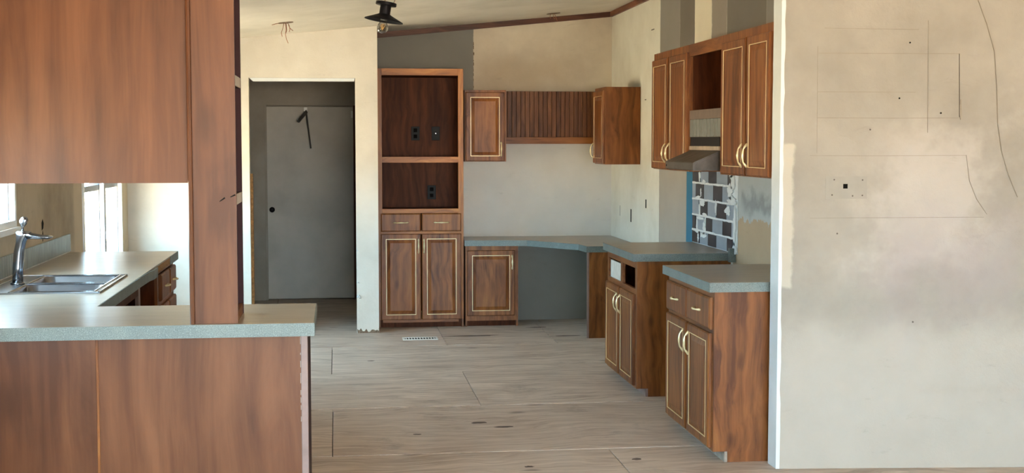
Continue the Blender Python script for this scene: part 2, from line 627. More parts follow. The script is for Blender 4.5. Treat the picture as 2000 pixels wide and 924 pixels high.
def rebase(o):
    """put a wall's origin at the world origin, so that its paint zones read in metres of the room"""
    off = Vector(o.location)
    for v in o.data.vertices:
        v.co += off
    o.location = (0, 0, 0)
    return o


wall_back = struct(rebase(sloped_wall('wall_back', 0.345, WR + .1, WB, WB + .1, 'paint_back')), 'beige back wall with a grey painted upper left corner')
wall_right = struct(rebase(box('wall_right', WR, WR + .1, 6.52, WB, -0.06, ceil_z(WR) + .02, 'paint_right')), 'right kitchen wall with patches of white, grey and teal paint')
stub = struct(rebase(sloped_wall('wall_stub', 2.145, RX, 6.40, 6.52, 'paint_stub')), 'scuffed beige foreground wall with pencil lines')
# bright end of the stub wall (taped drywall corner)
bm = bmesh.new()
rnd = random.Random(5)
n = 40
z0, z1 = -0.02, ceil_z(2.145)
front = [(2.1445 + 0.016 + rnd.uniform(-.003, .003), z0 + (z1 - z0) * i / n) for i in range(n + 1)]
A = [bm.verts.new((p[0], 6.3988, p[1])) for p in front]
B = [bm.verts.new((2.1425, 6.3988, p[1])) for p in front]
C = [bm.verts.new((2.1425 + rnd.uniform(-.0015, .0), 6.5195, p[1])) for p in front]
for i in range(n):
    bm.faces.new((A[i], B[i], B[i + 1], A[i + 1]))
    bm.faces.new((B[i], C[i], C[i + 1], B[i + 1]))
build('corner_tape', bm, 'paint_edge_white', stub)

# partition wall with the doorway to the hall
OX0, OX1, OZ = -0.715, 0.160, 2.145
bm = bmesh.new()
prism(bm, [(WL, -.06), (OX0, -.06), (OX0, OZ), (OX1, OZ), (OX1, -.06), (0.345, -.06), (0.345, ceil_z(.345) + .02), (WL, ceil_z(WL) + .02)], 'Y', WP, WP + .11)
part = struct(rebase(build('wall_partition', bm, 'paint_partition')), 'cream white wall with the doorway to the hall')
bm = bmesh.new()
prism(bm, [(OX0 + .004, OZ - .001), (OX0 + .035, OZ - .030), (OX1 - .008, OZ - .026), (OX1 - .004, OZ - .001)], 'Y', WP + .012, WP + .05)
build('header_lip', bm, 'paint_edge_white', part)
box('raw_stud', OX0 - .001, OX0 + .022, WP + .06, WP + .108, 0.0, 1.35, 'raw_chipboard', part)
# torn drywall paper at the foot of the partition
rnd = random.Random(3)
bm = bmesh.new()
pts = [(0.165, 0.0), (0.345, 0.0)]
q = 12
for i in range(q + 1):
    pts.append((0.345 - (0.345 - 0.162) * i / q, rnd.uniform(0.010, 0.045)))
prism(bm, pts, 'Y', WP - .003, WP + .01)
build('torn_edge', bm, 'torn_paper', part)
for i, (x, z, s) in enumerate(((0.165, 0.31, .03), (0.18, 0.30, .018), (0.166, 0.43, .014), (0.166, 0.70, .012))):
    bm = bmesh.new()
    tube(bm, [(x, WP - .001, z), (x + s * .4, WP - .012, z + s * .5), (x + s, WP - .006, z - s * .2)], [s * .25, s * .3, s * .1], 6)
    build('paper_curl', bm, 'paint_edge_white', part)

# hall behind the partition
HB = 13.98
struct(rebase(boxes('wall_hall_back', [(WL, -0.722, HB, HB + .12, -.06, 2.7), (0.195, 0.5, HB, HB + .12, -.06, 2.7), (-0.722, 0.195, HB, HB + .12, 1.985, 2.7)], 'paint_hall')), 'dark grey wall at the end of the hall')
struct(rebase(box('wall_hall_right', 0.235, 0.345, WP + .11, HB, -.06, 2.7, 'paint_hall')))
struct(rebase(box('wall_hall_left', WL - .1, WL, WP + .05, HB, -.06, 2.7, 'paint_hall')))
door = thing('door_1', (-0.26, HB + .03, 0), None, None)
del door['label'], door['category']
struct(door, 'flat grey hall door with a round lock hole')
box('door_leaf', -0.712, 0.172, HB + .035, HB + .08, 0.012, 1.972, 'door_grey', door, .002)
box('leak_block', -0.80, 0.28, HB + .12, HB + .14, -.06, 2.1, 'paint_hall', door)  # unseen sheet added behind the door to stop outside light leaking in
box('door_stop', -0.722, -0.700, HB + .012, HB + .034, 0, 1.985, 'paint_hall', door)
box('door_stop', 0.172, 0.195, HB + .012, HB + .034, 0, 1.985, 'wood_dark_back', door)
bm = bmesh.new()
prism(bm, [(-0.655 + .028 * math.cos(a), 0.925 + .028 * math.sin(a)) for a in (2 * math.pi * i / 20 for i in range(20))], 'Y', HB + .028, HB + .0365)
lk = build('lock_hole', bm, 'hole_dark', door)
bm = bmesh.new()
prism(bm, [(-0.655 + .009 * math.cos(a), 0.925 + .009 * math.sin(a)) for a in (2 * math.pi * i / 12 for i in range(12))], 'Y', HB + .022, HB + .029)
build('lock_core', bm, 'black_metal', lk)
clo = thing('door_closer', (-0.30, HB + .03, 1.93), 'broken dark door closer arm hanging from the top of the grey hall door', 'door closer')
box('bracket', -0.327, -0.288, HB + .005, HB + .036, 1.925, 1.965, 'register_white', clo, .003)
bm = bmesh.new()
tube(bm, [(-0.303, HB + .0, 1.935), (-0.285, HB - .005, 1.78), (-0.257, HB - .01, 1.548)], [.009, .009, .008], 8)
build('hanging_arm', bm, 'dark_steel', clo)
bm = bmesh.new()
tube(bm, [(-0.300, HB + .0, 1.915), (-0.345, HB - .10, 1.86), (-0.375, HB - .16, 1.82)], [.016, .017, .016], 8)
build('short_arm', bm, 'dark_steel', clo)
box('hinge_plate', 0.150, 0.170, HB + .025, HB + .036, 1.86, 1.93, 'register_white', door)

# left wall with sink window and twin window
SW = (6.00, 7.50, 1.165, 1.60)
TW = (9.44, 11.10, 0.70, 1.52)
LW = (1.7, 3.9, 0.80, 1.72)  # unseen window added to brighten the stub wall edge and cabinet fronts
zt = ceil_z(WL) + .03
wl_boxes = [(WL - .1, WL, FR, LW[0], -.06, zt), (WL - .1, WL, LW[0], LW[1], -.06, LW[2]), (WL - .1, WL, LW[0], LW[1], LW[3], zt), (WL - .1, WL, LW[1], SW[0], -.06, zt), (WL - .1, WL, SW[0], SW[1], -.06, SW[2]), (WL - .1, WL, SW[0], SW[1], SW[3], zt), (WL - .1, WL, SW[1], TW[0], -.06, zt),
            (WL - .1, WL, TW[0], TW[1], -.06, TW[2]), (WL - .1, WL, TW[0], TW[1], TW[3], zt), (WL - .1, WL, TW[1], WP + .05, -.06, zt)]
wall_left = struct(rebase(boxes('wall_left', wl_boxes, 'paint_left')), 'tan wall behind the sink')


def window(name, y0, y1, z0, z1, rail_z, label):
    w = thing(name, (WL, (y0 + y1) / 2, z0), None, None)
    del w['label'], w['category']
    struct(w, label)
    t = .035
    boxes('window_frame', [(WL - .09, WL + .012, y0, y0 + t, z0, z1), (WL - .09, WL + .012, y1 - t, y1, z0, z1), (WL - .09, WL + .012, y0 + t, y1 - t, z0, z0 + t), (WL - .09, WL + .012, y0 + t, y1 - t, z1 - t, z1)], 'vinyl_white', w)
    gasket = [(WL - .088, WL - .02, y0 + t, y0 + t + .012, z0 + t, z1 - t), (WL - .088, WL - .02, y1 - t - .012, y1 - t, z0 + t, z1 - t)]
    boxes('gasket', gasket, 'vinyl_grey', w)
    if rail_z:
        box('meeting_rail', WL - .075, WL - .02, y0 + t, y1 - t, rail_z - .02, rail_z + .02, 'vinyl_grey', w)
        box('pane', WL - .064, WL - .060, y0 + t, y1 - t, z0 + t, rail_z - .02, 'window_glass', w)
        box('pane', WL - .064, WL - .060, y0 + t, y1 - t, rail_z + .02, z1 - t, 'window_glass', w)
    else:
        box('pane', WL - .064, WL - .060, y0 + t, y1 - t, z0 + t, z1 - t, 'window_glass', w)
    return w


window('window_1', SW[0], SW[1], SW[2], SW[3], None, 'white framed window over the sink')
window('window_added', LW[0], LW[1], LW[2], LW[3], None, 'white framed window added out of view to brighten the kitchen')
mid = (TW[0] + TW[1]) / 2
window('window_2', TW[0], mid - .0, TW[2], TW[3], 1.285, 'nearer white window of the bright pair')
w3 = window('window_3', mid + .0, TW[1], TW[2], TW[3], 1.285, 'farther white window of the bright pair')
box('mullion', WL - .08, WL + .016, mid - .028, mid + .028, TW[2], TW[3], 'vinyl_grey', w3)
lat = box('latch', WL + .016, WL + .03, mid - .012, mid + .012, 0.90, 0.96, 'vinyl_white', w3)
box('window_sill', WL - .01, WL + .03, SW[0] - .02, SW[1] + .02, SW[2] - .03, SW[2], 'vinyl_white', bpy.data.objects['window_1'])

# living room shell behind the camera
fw = [(WL, -.35, FR - .1, FR, -.06, 2.85), (4.35, RX, FR - .1, FR, -.06, 2.85), (-.35, 4.35, FR - .1, FR, -.06, .4), (-.35, 4.35, FR - .1, FR, 2.3, 2.85), (1.95, 2.05, FR - .1, FR, .4, 2.3)]
struct(rebase(boxes('wall_front', fw, 'paint_partition')))
struct(rebase(box('wall_living_right', RX, RX + .1, FR, 6.52, -.06, 2.7, 'paint_partition')))

# wood crown trim
bm = bmesh.new()
prism(bm, [(0.345, ceil_z(.345) - .050), (WR, ceil_z(WR) - .046), (WR, ceil_z(WR)), (0.345, ceil_z(.345))], 'Y', WB - .022, WB)
struct(build('trim_1', bm, 'wood_trim_x'), 'brown wood trim where back wall meets ceiling')
struct(box('trim_2', WR - .022, WR, 9.9, WB - .022, ceil_z(WR) - .048, ceil_z(WR) - .003, 'wood_trim_y'), 'brown wood trim along the ridge of the right wall')
# torn paint line on the back wall
bm = bmesh.new()
rnd = random.Random(9)
for i in range(9):
    z = 2.10 + i * .048 + rnd.uniform(-.01, .01)
    bx(bm, 1.220, 1.224 + rnd.uniform(0, .006), WB - .002, WB + .01, z, z + rnd.uniform(.01, .035))
build('paint_tear', bm, 'torn_paper', wall_back)

# small holes and marks
for i, (y, z, w, h) in enumerate(((11.30, .99, .035, .11), (10.74, 1.115, .035, .07), (11.75, 1.01, .01, .09), (10.54, 2.497, .10, .008), (10.78, 1.955, .05, .008))):
    box('wall_hole', WR - .001, WR + .01, y - w / 2, y + w / 2, z - h / 2, z + h / 2, 'hole_dark' if i < 2 else 'pencil_dark', wall_right)
for (y, z0, z1, w) in ((7.65, 1.05, 1.16, .035), (8.19, 1.10, 1.165, .05), (8.19, 1.033, 1.10, .02)):
    bm = bmesh.new()
    prism(bm, [(y - w * .5, z0), (y + w * .3, z0 + .01), (y + w * .6, z0 + (z1 - z0) * .6), (y + w * .1, z1), (y - w * .5, z1 - .02)], 'X', WL - .005, WL + .001)
    build('gouge', bm, 'hole_dark', wall_left)


# pencil layout on the stub wall
def stroke(pts, w, mat='pencil', name='pencil_line'):
    bm = bmesh.new()
    for (a, b) in zip(pts, pts[1:]):
        dx, dz = b[0] - a[0], b[1] - a[1]
        L = math.hypot(dx, dz)
        nx, nz = -dz / L * w / 2, dx / L * w / 2
        prism(bm, [(a[0] + nx, a[1] + nz), (b[0] + nx, b[1] + nz), (b[0] - nx, b[1] - nz), (a[0] - nx, a[1] - nz)], 'Y', 6.3994, 6.402)
    return build(name, bm, mat, stub)


SK = 6.40
stroke([(2.36, 2.167), (2.84, 2.165)], .0018)
stroke([(2.33, 2.046), (2.70, 2.047), (3.055, 2.049)], .0024)
stroke([(3.052, 2.05), (3.056, 1.90), (3.060, 1.737)], .0026, 'pencil_dark')
stroke([(3.064, 1.825), (3.0655, 1.80)], .006, 'pencil')
stroke([(3.0645, 1.80), (3.066, 1.745)], .009, 'pencil')
stroke([(3.066, 1.745), (3.067, 1.725)], .006, 'pencil')
stroke([(2.33, 1.858), (2.83, 1.859)], .0022)
stroke([(2.33, 1.732), (2.70, 1.731), (3.062, 1.733)], .0024)
stroke([(2.326, 2.08), (2.33, 1.56)], .0013)
stroke([(2.888, 2.21), (2.896, 1.66)], .0014)
stroke([(2.295, 1.548), (2.60, 1.546), (3.10, 1.548)], .0018)
stroke([(2.30, 1.242), (3.20, 1.240)], .0018)
stroke([(3.10, 1.55), (3.12, 1.42), (3.16, 1.33), (3.215, 1.255)], .0014)
arc = [(3.135, 2.33), (3.19, 2.20), (3.235, 2.06), (3.252, 1.88), (3.262, 1.70), (3.285, 1.57), (3.325, 1.45), (3.375, 1.34)]
stroke(arc, .0026)
box('wall_patch', 2.377, 2.588, 6.3996, 6.402, 1.336, 1.446, 'patch_grey', stub)
box('wire_hole', 2.466, 2.489, 6.3990, 6.41, 1.386, 1.409, 'hole_dark', stub)
for (x, z) in ((2.796, 2.101), (2.747, 1.829), (2.963, 1.757), (2.41, 1.355), (2.60, 1.675), (2.42, 1.43), (2.565, 1.428), (2.565, 1.352), (2.515, 1.35), (2.44, 1.165), (2.84, .72)):
    bm = bmesh.new()
    prism(bm, [(x + .0042 * math.cos(a), z + .0042 * math.sin(a)) for a in (i * math.pi / 4 for i in range(8))], 'Y', 6.3990, 6.403)
    build('nail_hole', bm, 'hole_dark' if z > 1.7 else 'pencil_dark', stub)

# the stub wall stands slightly out of square, nearer on its right
for o_ in [stub] + list(stub.children):
    for v_ in o_.data.vertices:
        f_ = 1 - 0.10 * (v_.co.x - 2.145) / 6.4
        v_.co.y -= 0.10 * (v_.co.x - 2.145)
        if o_ is not stub:
            v_.co.x = 2.145 + (v_.co.x - 2.145) * f_ - 2.145 * (1 - f_)
            v_.co.z = CAM_H + (v_.co.z - CAM_H) * f_

# ================================================================== cabinet kit
Zv = Vector((0, 0, 1))


def rect_rings(bm, o, u, n, w, h, rings):
    """nested rectangles; rings = [(inset, height)], the first one at the back; capped at both ends"""
    def ring(i, c):
        return [bm.verts.new(o + u * a + Zv * b + n * c) for a, b in ((i, i), (w - i, i), (w - i, h - i), (i, h - i))]
    rs = [ring(i, c) for i, c in rings]
    bm.faces.new(rs[0][::-1])
    for a, b in zip(rs, rs[1:]):
        for q in range(4):
            r = (q + 1) % 4
            bm.faces.new((a[q], a[r], b[r], b[q]))
    bm.faces.new(rs[-1])


def pull(parent, c, axis, n, L=.115):
    c, axis, n = Vector(c), Vector(axis), Vector(n)
    bm = bmesh.new()
    h = L / 2
    pts = [c - axis * h * 1.12 + n * .002, c - axis * h * .92 + n * .005, c - axis * h * .78 + n * .013, c - axis * h * .62 + n * .020, c - axis * h * .3 + n * .023, c + n * .024,
           c + axis * h * .3 + n * .023, c + axis * h * .62 + n * .020, c + axis * h * .78 + n * .013, c + axis * h * .92 + n * .005, c + axis * h * 1.12 + n * .002]
    tube(bm, pts, [.004, .0078, .006, .0046, .006, .0075, .006, .0046, .006, .0078, .004], 8)
    return build('handle', bm, 'brass', parent, smooth=True)


def panel_door(parent, o, u, n, w, h, pos=None, mat='wood_upright', inset=.045, t=.02):
    o, u, n = Vector(o), Vector(u), Vector(n)
    bm = bmesh.new()
    i = inset
    rect_rings(bm, o, u, n, w, h, [(0, 0), (0, t - .006), (.006, t), (i, t), (i + .006, t - .008), (i + .012, t - .008), (i + .034, t - .001), (i + .036, t - .001)])
    d = build('door', bm, mat, parent)
    bm = bmesh.new()
    for (a0, a1, b0, b1) in ((i - .002, w - i + .002, i - .002, i + .002), (i - .002, w - i + .002, h - i - .002, h - i + .002), (i - .002, i + .002, i + .002, h - i - .002), (w - i - .002, w - i + .002, i + .002, h - i - .002)):
        vs = []
        for c in (t - .004, t + .0015):
            vs.append([bm.verts.new(o + u * a + Zv * b + n * c) for a, b in ((a0, b0), (a1, b0), (a1, b1), (a0, b1))])
        bm.faces.new(vs[1])
        for q in range(4):
            r = (q + 1) % 4
            bm.faces.new((vs[0][q], vs[0][r], vs[1][r], vs[1][q]))
    build('gold_bead', bm, 'gold_bead', d)
    if pos:
        pull(d, o + u * pos[0] + Zv * pos[1] + n * t, Zv, n)
    return d


def drawer_front(parent, o, u, n, w, h, mat='wood_upright', t=.02, L=.11):
    o, u, n = Vector(o), Vector(u), Vector(n)
    bm = bmesh.new()
    rect_rings(bm, o, u, n, w, h, [(0, 0), (0, t - .007), (.009, t), (.011, t)])
    d = build('drawer', bm, mat, parent)
    pull(d, o + u * (w / 2) + Zv * (h / 2) + n * t, u, n, L)
    return d


PX, NX, NY = Vector((1, 0, 0)), Vector((-1, 0, 0)), Vector((0, -1, 0))
FY = Vector((0, 1, 0))

# ------------------------------------------------------------------ tall hutch on the back wall
x0, x1, y0, y1, zt = 0.352, 1.090, 11.72, 12.145, 2.243
t = thing('tall_hutch', ((x0 + x1) / 2, (y0 + y1) / 2, 0), 'tall brown wooden hutch with open upper shelves, two drawers and two doors', 'cabinet')
box('side_panel', x0, x0 + .016, y0 + .018, y1, 0, zt, 'wood_upright', t)
box('side_panel', x1 - .016, x1, y0 + .018, y1, 0, zt, 'wood_upright', t)
box('back_panel', x0 + .016, x1 - .016, y1 - .012, y1, .1, zt, 'wood_dark_back', t)
box('top_panel', x0 + .016, x1 - .016, y0 + .018, y1 - .012, zt - .06, zt - .044, 'wood_dark_back', t)
box('shelf', x0 + .016, x1 - .016, y0 + .018, y1 - .012, 1.462, 1.482, 'wood_dark_back', t)
box('shelf', x0 + .016, x1 - .016, y0 + .018, y1 - .012, 1.012, 1.032, 'wood_dark_back', t)
box('stile', x0, x0 + .036, y0, y0 + .018, .075, zt, 'wood_upright', t, .001)  # darker wood than its twin: the partition's shadow painted into the stile
box('stile', x1 - .045, x1, y0, y0 + .018, .075, zt, 'wood_frame_up', t, .001)
box('rail', x0 + .036, x1 - .045, y0 + .0004, y0 + .018, 2.186, zt, 'wood_frame_x', t, .001)
box('rail', x0 + .036, x1 - .045, y0 + .0004, y0 + .018, 1.436, 1.487, 'wood_frame_x', t, .001)
box('rail', x0 + .036, x1 - .045, y0 + .0004, y0 + .018, 1.000, 1.038, 'wood_frame_x', t, .001)
box('rail', x0 + .036, x1 - .045, y0 + .0004, y0 + .018, 0.815, 0.85, 'wood_frame_x', t, .001)
box('rail', x0 + .036, x1 - .045, y0 + .0004, y0 + .018, 0.050, 0.085, 'wood_along_x', t, .001)
box('toe_kick', x0, x1 - .01, y0 + .05, y0 + .066, 0, .075, 'wood_dark_back', t)
drawer_front(t, (.374, y0, .842), PX, NY, .343, .156, 'wood_upright', L=.12)
drawer_front(t, (.727, y0, .842), PX, NY, .340, .156, 'wood_upright', L=.12)
panel_door(t, (.373, y0, .076), PX, NY, .344, .746, (.323, .64))
panel_door(t, (.726, y0, .076), PX, NY, .342, .746, (.018, .64))
for (a, b, za, zb, lab) in ((.655, .728, 1.628, 1.752, 'black outlet plate, left one of the pair in the upper hutch opening'), (.834, .907, 1.628, 1.752, 'black cable plate, right one of the pair in the upper hutch opening'), (.795, .870, 1.102, 1.228, 'black double outlet alone in the lower hutch opening')):
    yb = y1 - .0126
    k = math.copysign(1, 1)
    a2, b2 = a + (a - 0) * 0.011, b + (b - 0) * 0.011
    o = thing('outlet_plate', ((a2 + b2) / 2, yb, za), lab, 'outlet', 'outlets inside the hutch')
    box('plate', a2, b2, yb - .006, yb, za, zb, 'black_plastic', o, .002)
    if 'cable' in lab:
        bm = bmesh.new()
        tube(bm, [((a2 + b2) / 2, yb - .006, (za + zb) / 2), ((a2 + b2) / 2, yb - .014, (za + zb) / 2)], .005, 8)
        build('cable_jack', bm, 'steel', o)
    else:
        for dz in (.035, .09):
            box('socket', (a2 + b2) / 2 - .016, (a2 + b2) / 2 + .016, yb - .0085, yb - .0055, za + dz - .017, za + dz + .017, 'hole_dark', o, .002)

# ------------------------------------------------------------------ low cabinet under the desk
x0, x1, y0 = 1.105, 1.568, 11.72
t = thing('desk_base_cabinet', ((x0 + x1) / 2, 11.93, 0), 'low single door cabinet under the left end of the built-in desk', 'cabinet')
box('side_panel', x0, x0 + .016, y0 + .018, 12.145, .0, .712, 'wood_upright', t)
box('side_panel', x1 - .016, x1, y0 + .018, 12.145, .0, .712, 'wood_upright', t)
box('back_panel', x0 + .016, x1 - .016, 12.13, 12.145, .06, .712, 'cabinet_inside', t)
boxes('face_frame', [(x0, x0 + .03, y0, y0 + .018, .055, .712), (x1 - .045, x1, y0, y0 + .018, .055, .712), (x0 + .03, x1 - .045, y0, y0 + .018, .66, .712), (x0 + .03, x1 - .045, y0, y0 + .018, .055, .115)], 'wood_upright', t)
box('toe_kick', x0, x1 - .01, y0 + .05, y0 + .066, 0, .055, 'wood_dark_back', t)
panel_door(t, (1.119, y0, .100), PX, NY, .418, .572, (.394, .468))

# ------------------------------------------------------------------ desk worktop (angled corner)
poly = [(1.095, WB - .003), (1.095, 11.685), (1.635, 11.63), (2.000, 11.115), (2.022, 10.885), (WR - .003, 10.885), (WR - .003, WB - .003)]
t = thing('desk_worktop', (1.8, 11.6, 0), 'beige desk worktop with an angled corner between hutch and right wall', 'worktop')
bm = bmesh.new()
prism(bm, poly, 'Z', .715, .763)
build('top', bm, 'laminate_top', t)
for a, b in zip(poly[1:5], poly[2:6]):
    dx, dy = b[0] - a[0], b[1] - a[1]
    L = math.hypot(dx, dy)
    nx, ny = dy / L * .003, -dx / L * .003
    bm = bmesh.new()
    prism(bm, [a, b, (b[0] + nx, b[1] + ny), (a[0] + nx, a[1] + ny)], 'Z', .713, .7625)
    build('edge_strip', bm, 'laminate_edge', t)
box('support_panel', 2.045, WR - .004, 10.90, 10.918, 0, .715, 'wood_upright', t)
box('worn_front_edge', 2.030, 2.045, 10.899, 10.92, 0.0, .715, 'mauve_stile', t)

# ------------------------------------------------------------------ back wall upper cabinets
x0, x1, y0, y1, z0, z1 = 1.112, 1.476, 11.83, 12.145, 1.443, 2.066
t = thing('wall_cabinet', ((x0 + x1) / 2, 11.98, z0), 'small single door wall cabinet right of the hutch on the back wall', 'cabinet')
boxes('body', [(x0, x0 + .016, y0 + .018, y1, z0, z1), (x1 - .016, x1, y0 + .018, y1, z0, z1), (x0 + .016, x1 - .016, y0 + .018, y1, z0, z0 + .016), (x0 + .016, x1 - .016, y0 + .018, y1, z1 - .016, z1), (x0 + .016, x1 - .016, y1 - .01, y1, z0 + .016, z1 - .016)], 'wood_upright', t)
boxes('face_frame', [(x0, x0 + .03, y0, y0 + .018, z0, z1), (x1 - .03, x1, y0, y0 + .018, z0, z1), (x0 + .03, x1 - .03, y0, y0 + .018, z1 - .05, z1), (x0 + .03, x1 - .03, y0, y0 + .018, z0, z0 + .03)], 'wood_upright', t)
panel_door(t, (x0 + .006, y0, z0 + .004), PX, NY, x1 - x0 - .022, .600, (.312, .105))

# beadboard between them
t = thing('beadboard_valance', (1.89, 12.09, 1.597), 'brown beadboard panel with bottom rail bridging the two small wall cabinets', 'valance')
bx0, bx1 = 1.478, 2.32
nb = 21
w = (bx1 - bx0) / nb
sl = None
for i in range(nb):
    a = bx0 + i * w
    if sl is None:
        bm = bmesh.new()
        prism(bm, [(a + .0005, 12.0722), (a + .0033, 12.068), (a + w - .0033, 12.068), (a + w - .0005, 12.0722), (a + w - .0004, 12.085), (a + .0004, 12.085)], 'Z', 1.657, 2.066)
        sl = build('slat', bm, 'wood_bead', t)
    else:
        c = sl.copy()
        col.objects.link(c)
        c.location = (i * w, 0, 0)
box('backing', bx0, bx1, 12.085, 12.10, 1.60, 2.062, 'wood_dark_back', t)
box('rail', bx0, bx1, 12.045, 12.085, 1.597, 1.657, 'wood_along_x', t, .002)
box('bottom_board', bx0, bx1, 12.10, 12.147, 1.597, 1.613, 'wood_along_x', t)

# single cabinet hung on the right wall in the corner
fx, x1, y0, y1, z0, z1 = 2.185, WR - .003, 10.95, 11.40, 1.430, 2.064
t = thing('wall_cabinet', (2.33, 11.17, z0), 'small wall cabinet in the corner of the right wall showing its plain side', 'cabinet')
box('side_panel', fx + .0, x1, y0, y0 + .016, z0, z1, 'wood_upright', t)
box('side_panel', fx + .0, x1, y1 - .016, y1, z0, z1, 'wood_upright', t)
boxes('body', [(fx + .018, x1, y0 + .016, y1 - .016, z0, z0 + .016), (fx + .018, x1, y0 + .016, y1 - .016, z1 - .016, z1), (x1 - .01, x1, y0 + .016, y1 - .016, z0 + .016, z1 - .016)], 'cabinet_inside', t)
boxes('face_frame', [(fx, fx + .018, y0 + .016, y0 + .04, z0, z1), (fx, fx + .018, y1 - .04, y1 - .016, z0, z1), (fx, fx + .018, y0 + .04, y1 - .04, z1 - .05, z1), (fx, fx + .018, y0 + .04, y1 - .04, z0, z0 + .03)], 'wood_upright', t)
panel_door(t, (fx, y1 - .006, z0 + .006), -FY, NX, y1 - y0 - .022, .600, (.022, .105))

# ------------------------------------------------------------------ right run of wall cabinets
FX = 2.15
ZB, ZT = 1.432, 2.208


def pair_cabinet(ya, yb, label, doors, near_side):
    t = thing('wall_cabinet', ((FX + WR) / 2, (ya + yb) / 2, ZB), label, 'cabinet', 'wall cabinets over the range')
    x1 = WR - .003
    box('side_panel', FX + .018, x1, ya, ya + .016, ZB, ZT, 'wood_upright', t)
    box('side_panel', FX + .018, x1, yb - .016, yb, ZB, ZT, 'wood_upright', t)
    boxes('body', [(FX + .018, x1, ya + .016, yb - .016, ZB + .01, ZB + .026), (FX + .018, x1, ya + .016, yb - .016, ZT - .016, ZT), (x1 - .01, x1, ya + .016, yb - .016, ZB + .026, ZT - .016)], 'cabinet_inside', t)
    m = (ya + yb) / 2
    boxes('face_frame', [(FX, FX + .018, ya, ya + .04, ZB, ZT), (FX, FX + .018, yb - .04, yb, ZB, ZT), (FX, FX + .018, ya + .04, yb - .04, ZT - .06, ZT), (FX, FX + .018, ya + .04, yb - .04, ZB, ZB + .03), (FX, FX + .018, m - .03, m + .03, ZB + .03, ZT - .06)], 'wood_upright', t)
    for (d0, d1, hp) in doors:
        w = d1 - d0
        panel_door(t, (FX, d1, ZB + .006), -FY, NX, w, .724, (.03 if hp == 'far' else w - .03, .105))
    return t


pair_cabinet(8.14, 9.09, 'two door wall cabinet on the right wall, farther side of the range hood', [(8.645, 9.075, 'near'), (8.165, 8.605, 'far')], False)
pair_cabinet(6.53, 7.455, 'two door wall cabinet on the right wall, next to the beige foreground wall', [(6.955, 7.400, 'near'), (6.545, 6.925, 'far')], True)

# open cabinet over the hood
ya, yb = 7.456, 8.139
t = thing('open_wall_cabinet', ((FX + WR) / 2, (ya + yb) / 2, 1.59), 'open doorless cabinet space above the range hood', 'cabinet')
x1 = WR - .003
box('top_rail', FX, FX + .018, ya, yb, 2.135, ZT, 'wood_along_y', t)
box('side_panel', FX + .018, x1, yb - .016, yb, 1.60, 2.20, 'wood_dark_back', t)
box('side_panel', FX + .018, x1, ya, ya + .016, 1.60, 2.20, 'wood_dark_back', t)
box('back_panel', x1 - .01, x1, ya + .016, yb - .016, 1.60, 2.20, 'wood_dark_back', t)
box('top_panel', FX + .018, x1, ya + .016, yb - .016, 2.18, 2.20, 'wood_dark_back', t)
box('shelf', FX + .018, x1, ya + .016, yb - .016, 1.785, 1.803, 'wood_dark_back', t)
box('bottom_rail', FX - .0, FX + .018, ya, yb, 1.752, 1.806, 'rail_grey', t)
box('panel_backing', FX + .008, FX + .02, ya, yb, 1.642, 1.752, 'rail_grey', t)
ns = 9
w = (yb - ya) / ns
for i in range(ns):
    box('slat', FX, FX + .008, ya + i * w + .004, ya + (i + 1) * w - .004, 1.644, 1.750, 'hood_slat', t, .002)

# range hood
t = thing('range_hood', (2.24, 7.80, 1.45), 'grimy grey range hood under the open cabinet', 'range hood')
ha, hb = 7.462, 8.105
bm = bmesh.new()
prism(bm, [(WR - .003, 1.452), (1.995, 1.452), (1.992, 1.458), (1.992, 1.494), (1.997, 1.500), (2.150, 1.566), (WR - .003, 1.566)], 'Y', ha, hb)
build('canopy', bm, 'hood_grime', t)
box('ledge', 2.140, WR - .003, ha, hb, 1.566, 1.590, 'hood_light', t, .002)
box('dark_band', 2.146, WR - .003, ha, hb, 1.590, 1.642, 'black_metal', t)
bm = bmesh.new()
prism(bm, [(2.005, 1.456), (2.005, 1.492), (2.148, 1.552), (2.30, 1.552), (2.30, 1.456)], 'Y', ha - .002, ha + .001)
build('end_plate', bm, 'hood_grime', t)
bm = bmesh.new()
tube(bm, [(1.988, 8.06, 1.474), (1.984, 8.06, 1.474)], .006, 10)
build('knob', bm, 'black_metal', t)

# ------------------------------------------------------------------ right base cabinets and worktops
BX = 1.870
CT = .914


